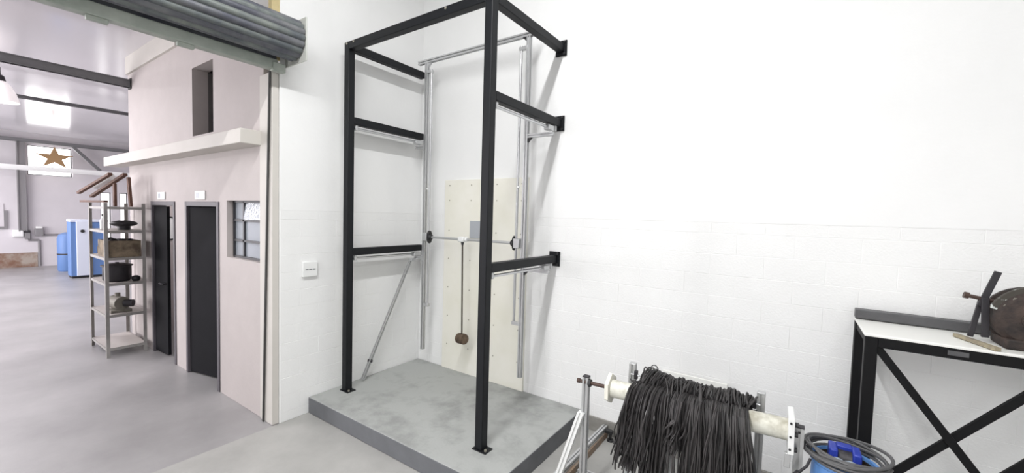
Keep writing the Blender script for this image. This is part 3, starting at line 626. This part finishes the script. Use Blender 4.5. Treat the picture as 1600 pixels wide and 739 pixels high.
tag(MB().cyl((-4.5, -2.18, 2.335), (-4.02, -2.12, 2.455), .055, n=14).build('white_roll', PLASTW, bevel=.006), 'white plastic roll lying on the slanting planks', 'roll')
# ---------------------------------------------------------------- hall ceiling, lamp and far wall
for (x, z0, z1, wd, y1, lab) in ((-4.37, 3.82, 3.935, .10, YC, 'thick grey steel beam nearest the shutter under the hall ceiling'), (-8.0, 3.99, 4.05, .08, 2.9, 'thin grey beam midway under the hall ceiling'), (-15.9, 3.94, 4.05, .12, 2.9, 'grey beam along the top of the far wall')):
    bmn = thing('ceiling_beam', (x, -4, z0), lab, 'beam', 'grey beams under the hall ceiling')
    MB().box((x - wd / 2, -8.9, z0), (x + wd / 2, y1, z0 + .014)).build('flange', BEAM, bmn); MB().box((x - wd / 2, -8.9, z1 - .014), (x + wd / 2, y1, z1)).build('flange', BEAM, bmn)
    MB().box((x - .012, -8.9, z0), (x + wd / 2 - .012, y1, z1)).build('web', BEAM, bmn)
    if x < -15: MB().bar((x, -.66, 3.94), (x, -.02, 3.22), .09, .09, (1, 0, 0)).build('knee_brace', BEAM, bmn)
    if y1 == YC: MB().box((x - .07, YC - .012, z0 - .02), (x + .07, YC, z1 + .02)).build('end_plate', DARKP, bmn)
lp = thing('pendant_lamp', (-7, -2.86, 3.7), 'white dome pendant lamp hanging under the hall ceiling at the left edge', 'lamp')
LX, LY = -7.0, -2.84
MB().lathe((LX, LY, 3.72), (0, 0, 1), [(.205, 0), (.195, .06), (.17, .15), (.12, .26), (.07, .33), (.05, .34), (.05, .335), (.065, .325), (.115, .255), (.165, .147), (.19, .058), (.2, .0)], 32).build('shade', LAMPW, lp)
MB().lathe((LX, LY, 4.04), (0, 0, 1), [(.055, 0), (.06, .03), (.045, .10), (.02, .12)], 16).build('socket', DARKM, lp); MB().cyl((LX, LY, 4.14), (LX, LY, 4.28), .006, n=6).build('cord', DARKM, lp)
MB().ball((LX, LY, 3.84), .07, 14, 10).build('bulb', BULB, lp)
rl = thing('crane_rail', (-15.6, -3, 3.05), 'long white rail running across the far wall below the window', 'rail')
MB().box((-15.64, -8.9, 3.06), (-15.56, 2.9, 3.20)).build('web', PLASTW, rl); MB().box((-15.72, -8.9, 3.05), (-15.48, 2.9, 3.07)).build('flange', PLASTW, rl)
stx = []
for k in range(10):
    a = math.pi / 2 + math.pi * k / 5; r_ = .40 if k % 2 == 0 else .15
    stx.append((-1.12 + r_ * math.cos(a) * 1.1, 3.50 + r_ * math.sin(a) * .9))
tag(MB().prism(stx, 'x', -15.64, -15.56).build('star_ornament', STAR, bevel=.01), 'brown five-pointed star standing on the rail before the bright window', 'ornament')
colm = thing('steel_column', (-16.1, -1.77, .9), 'grey vertical steel column on the far wall', 'column')
MB().box((-16.2, -1.86, 1.15), (-16.05, -1.84, 4.0)).build('flange', PIPE, colm); MB().box((-16.2, -1.70, 1.15), (-16.05, -1.68, 4.0)).build('flange', PIPE, colm); MB().box((-16.16, -1.84, 1.15), (-16.08, -1.70, 4.0)).build('web', PIPE, colm)
fb = thing('junction_box', (-16.1, -1.86, .95), 'white electrical box at the foot of the grey column', 'box'); MB().box((-16.2, -1.98, .98), (-16.08, -1.76, 1.2)).build('case', PLASTW, fb, bevel=.01); MB().box((-16.08, -1.96, 1.0), (-16.07, -1.78, 1.18)).build('cover', PLASTW, fb)
fb = thing('switch_box', (-16.1, -1.4, .9), 'grey switch box with white top on the far wall', 'box'); MB().box((-16.2, -1.52, 1.0), (-16.06, -1.34, 1.24)).build('case', PIPE, fb, bevel=.01); MB().box((-16.19, -1.50, 1.24), (-16.07, -1.36, 1.3)).build('top', PLASTW, fb, bevel=.01)
fb = thing('control_box', (-16.1, -1.68, .8), 'dark-topped control box between the column and the switch box', 'box'); MB().box((-16.2, -1.74, .9), (-16.08, -1.62, 1.1)).build('case', PIPE, fb, bevel=.01); MB().box((-16.2, -1.74, 1.1), (-16.07, -1.62, 1.18)).build('top', DARKM, fb)
tag(MB().tube([(-16.17, -1.33, 1.02), (-16.17, -.9, 1.03), (-16.17, -.55, 1.04)], .028, 8).build('conduit', PIPE), 'dark horizontal conduit running from switch box to the blue machine', 'conduit')
tag(MB().tube([(-16.17, -1.66, .86), (-16.17, -1.45, .86), (-16.17, -1.43, .84), (-16.17, -1.43, .02)], .03, 8).build('conduit', PIPE), 'vertical grey conduit dropping from the boxes to the floor', 'conduit')
nb = thing('notice_frame', (-16.1, -2.3, 1.2), 'dark-edged notice frame on the far wall at the left edge', 'frame')
MB().box((-16.2, -2.9, 1.22), (-16.16, -2.14, 1.30)).build('bottom_edge', PIPE, nb); MB().box((-16.2, -2.14, 1.22), (-16.16, -2.07, 1.8)).build('side_edge', PIPE, nb); MB().box((-16.2, -2.9, 1.30), (-16.18, -2.14, 2.0)).build('sheet', FARW, nb)
tag(MB().box((-16.2, -3.2, 0), (-16.185, -1.47, .46)).build('stained_panel', RUST), 'rust-stained bare panel at the foot of the far wall', 'panel')
# blue machines
bmx = thing('blue_cabinet', (-12.4, -1.0, 0), 'blue and white machine cabinet standing behind the rack', 'cabinet')
MB().box((-12.75, -1.30, .06), (-12.32, -.55, 1.56)).build('body', BLUE, bmx, bevel=.01); dp = MB().box((-12.32, -1.19, .07), (-12.28, -.92, 1.58)).build('front_panel', BLUEP, bmx, bevel=.008)
MB().cyl((-12.285, -1.07, 1.31), (-12.265, -1.07, 1.31), .045, n=14).build('knob', BLACKP, dp); MB().box((-12.76, -1.31, 1.56), (-12.30, -.54, 1.63)).build('top', BLUEP, bmx, bevel=.01)
MB().box((-12.72, -1.28, 0), (-12.34, -.57, .06)).build('base', BLACKP, bmx)
bm2 = thing('blue_tank', (-14.4, -1.03, 0), 'small dark blue tank beside the blue cabinet', 'tank')
MB().lathe((-14.4, -1.06, .0), (0, 0, 1), [(0, 0), (.2, 0), (.22, .04), (.22, 1.0), (.18, 1.12), (.06, 1.18), (0, 1.18)], 22).build('body', BLUE, bm2); MB().lathe((-14.4, -1.06, .5), (0, 0, 1), [(.221, 0), (.23, .02), (.221, .04)], 22).build('hoop', DARKM, bm2)
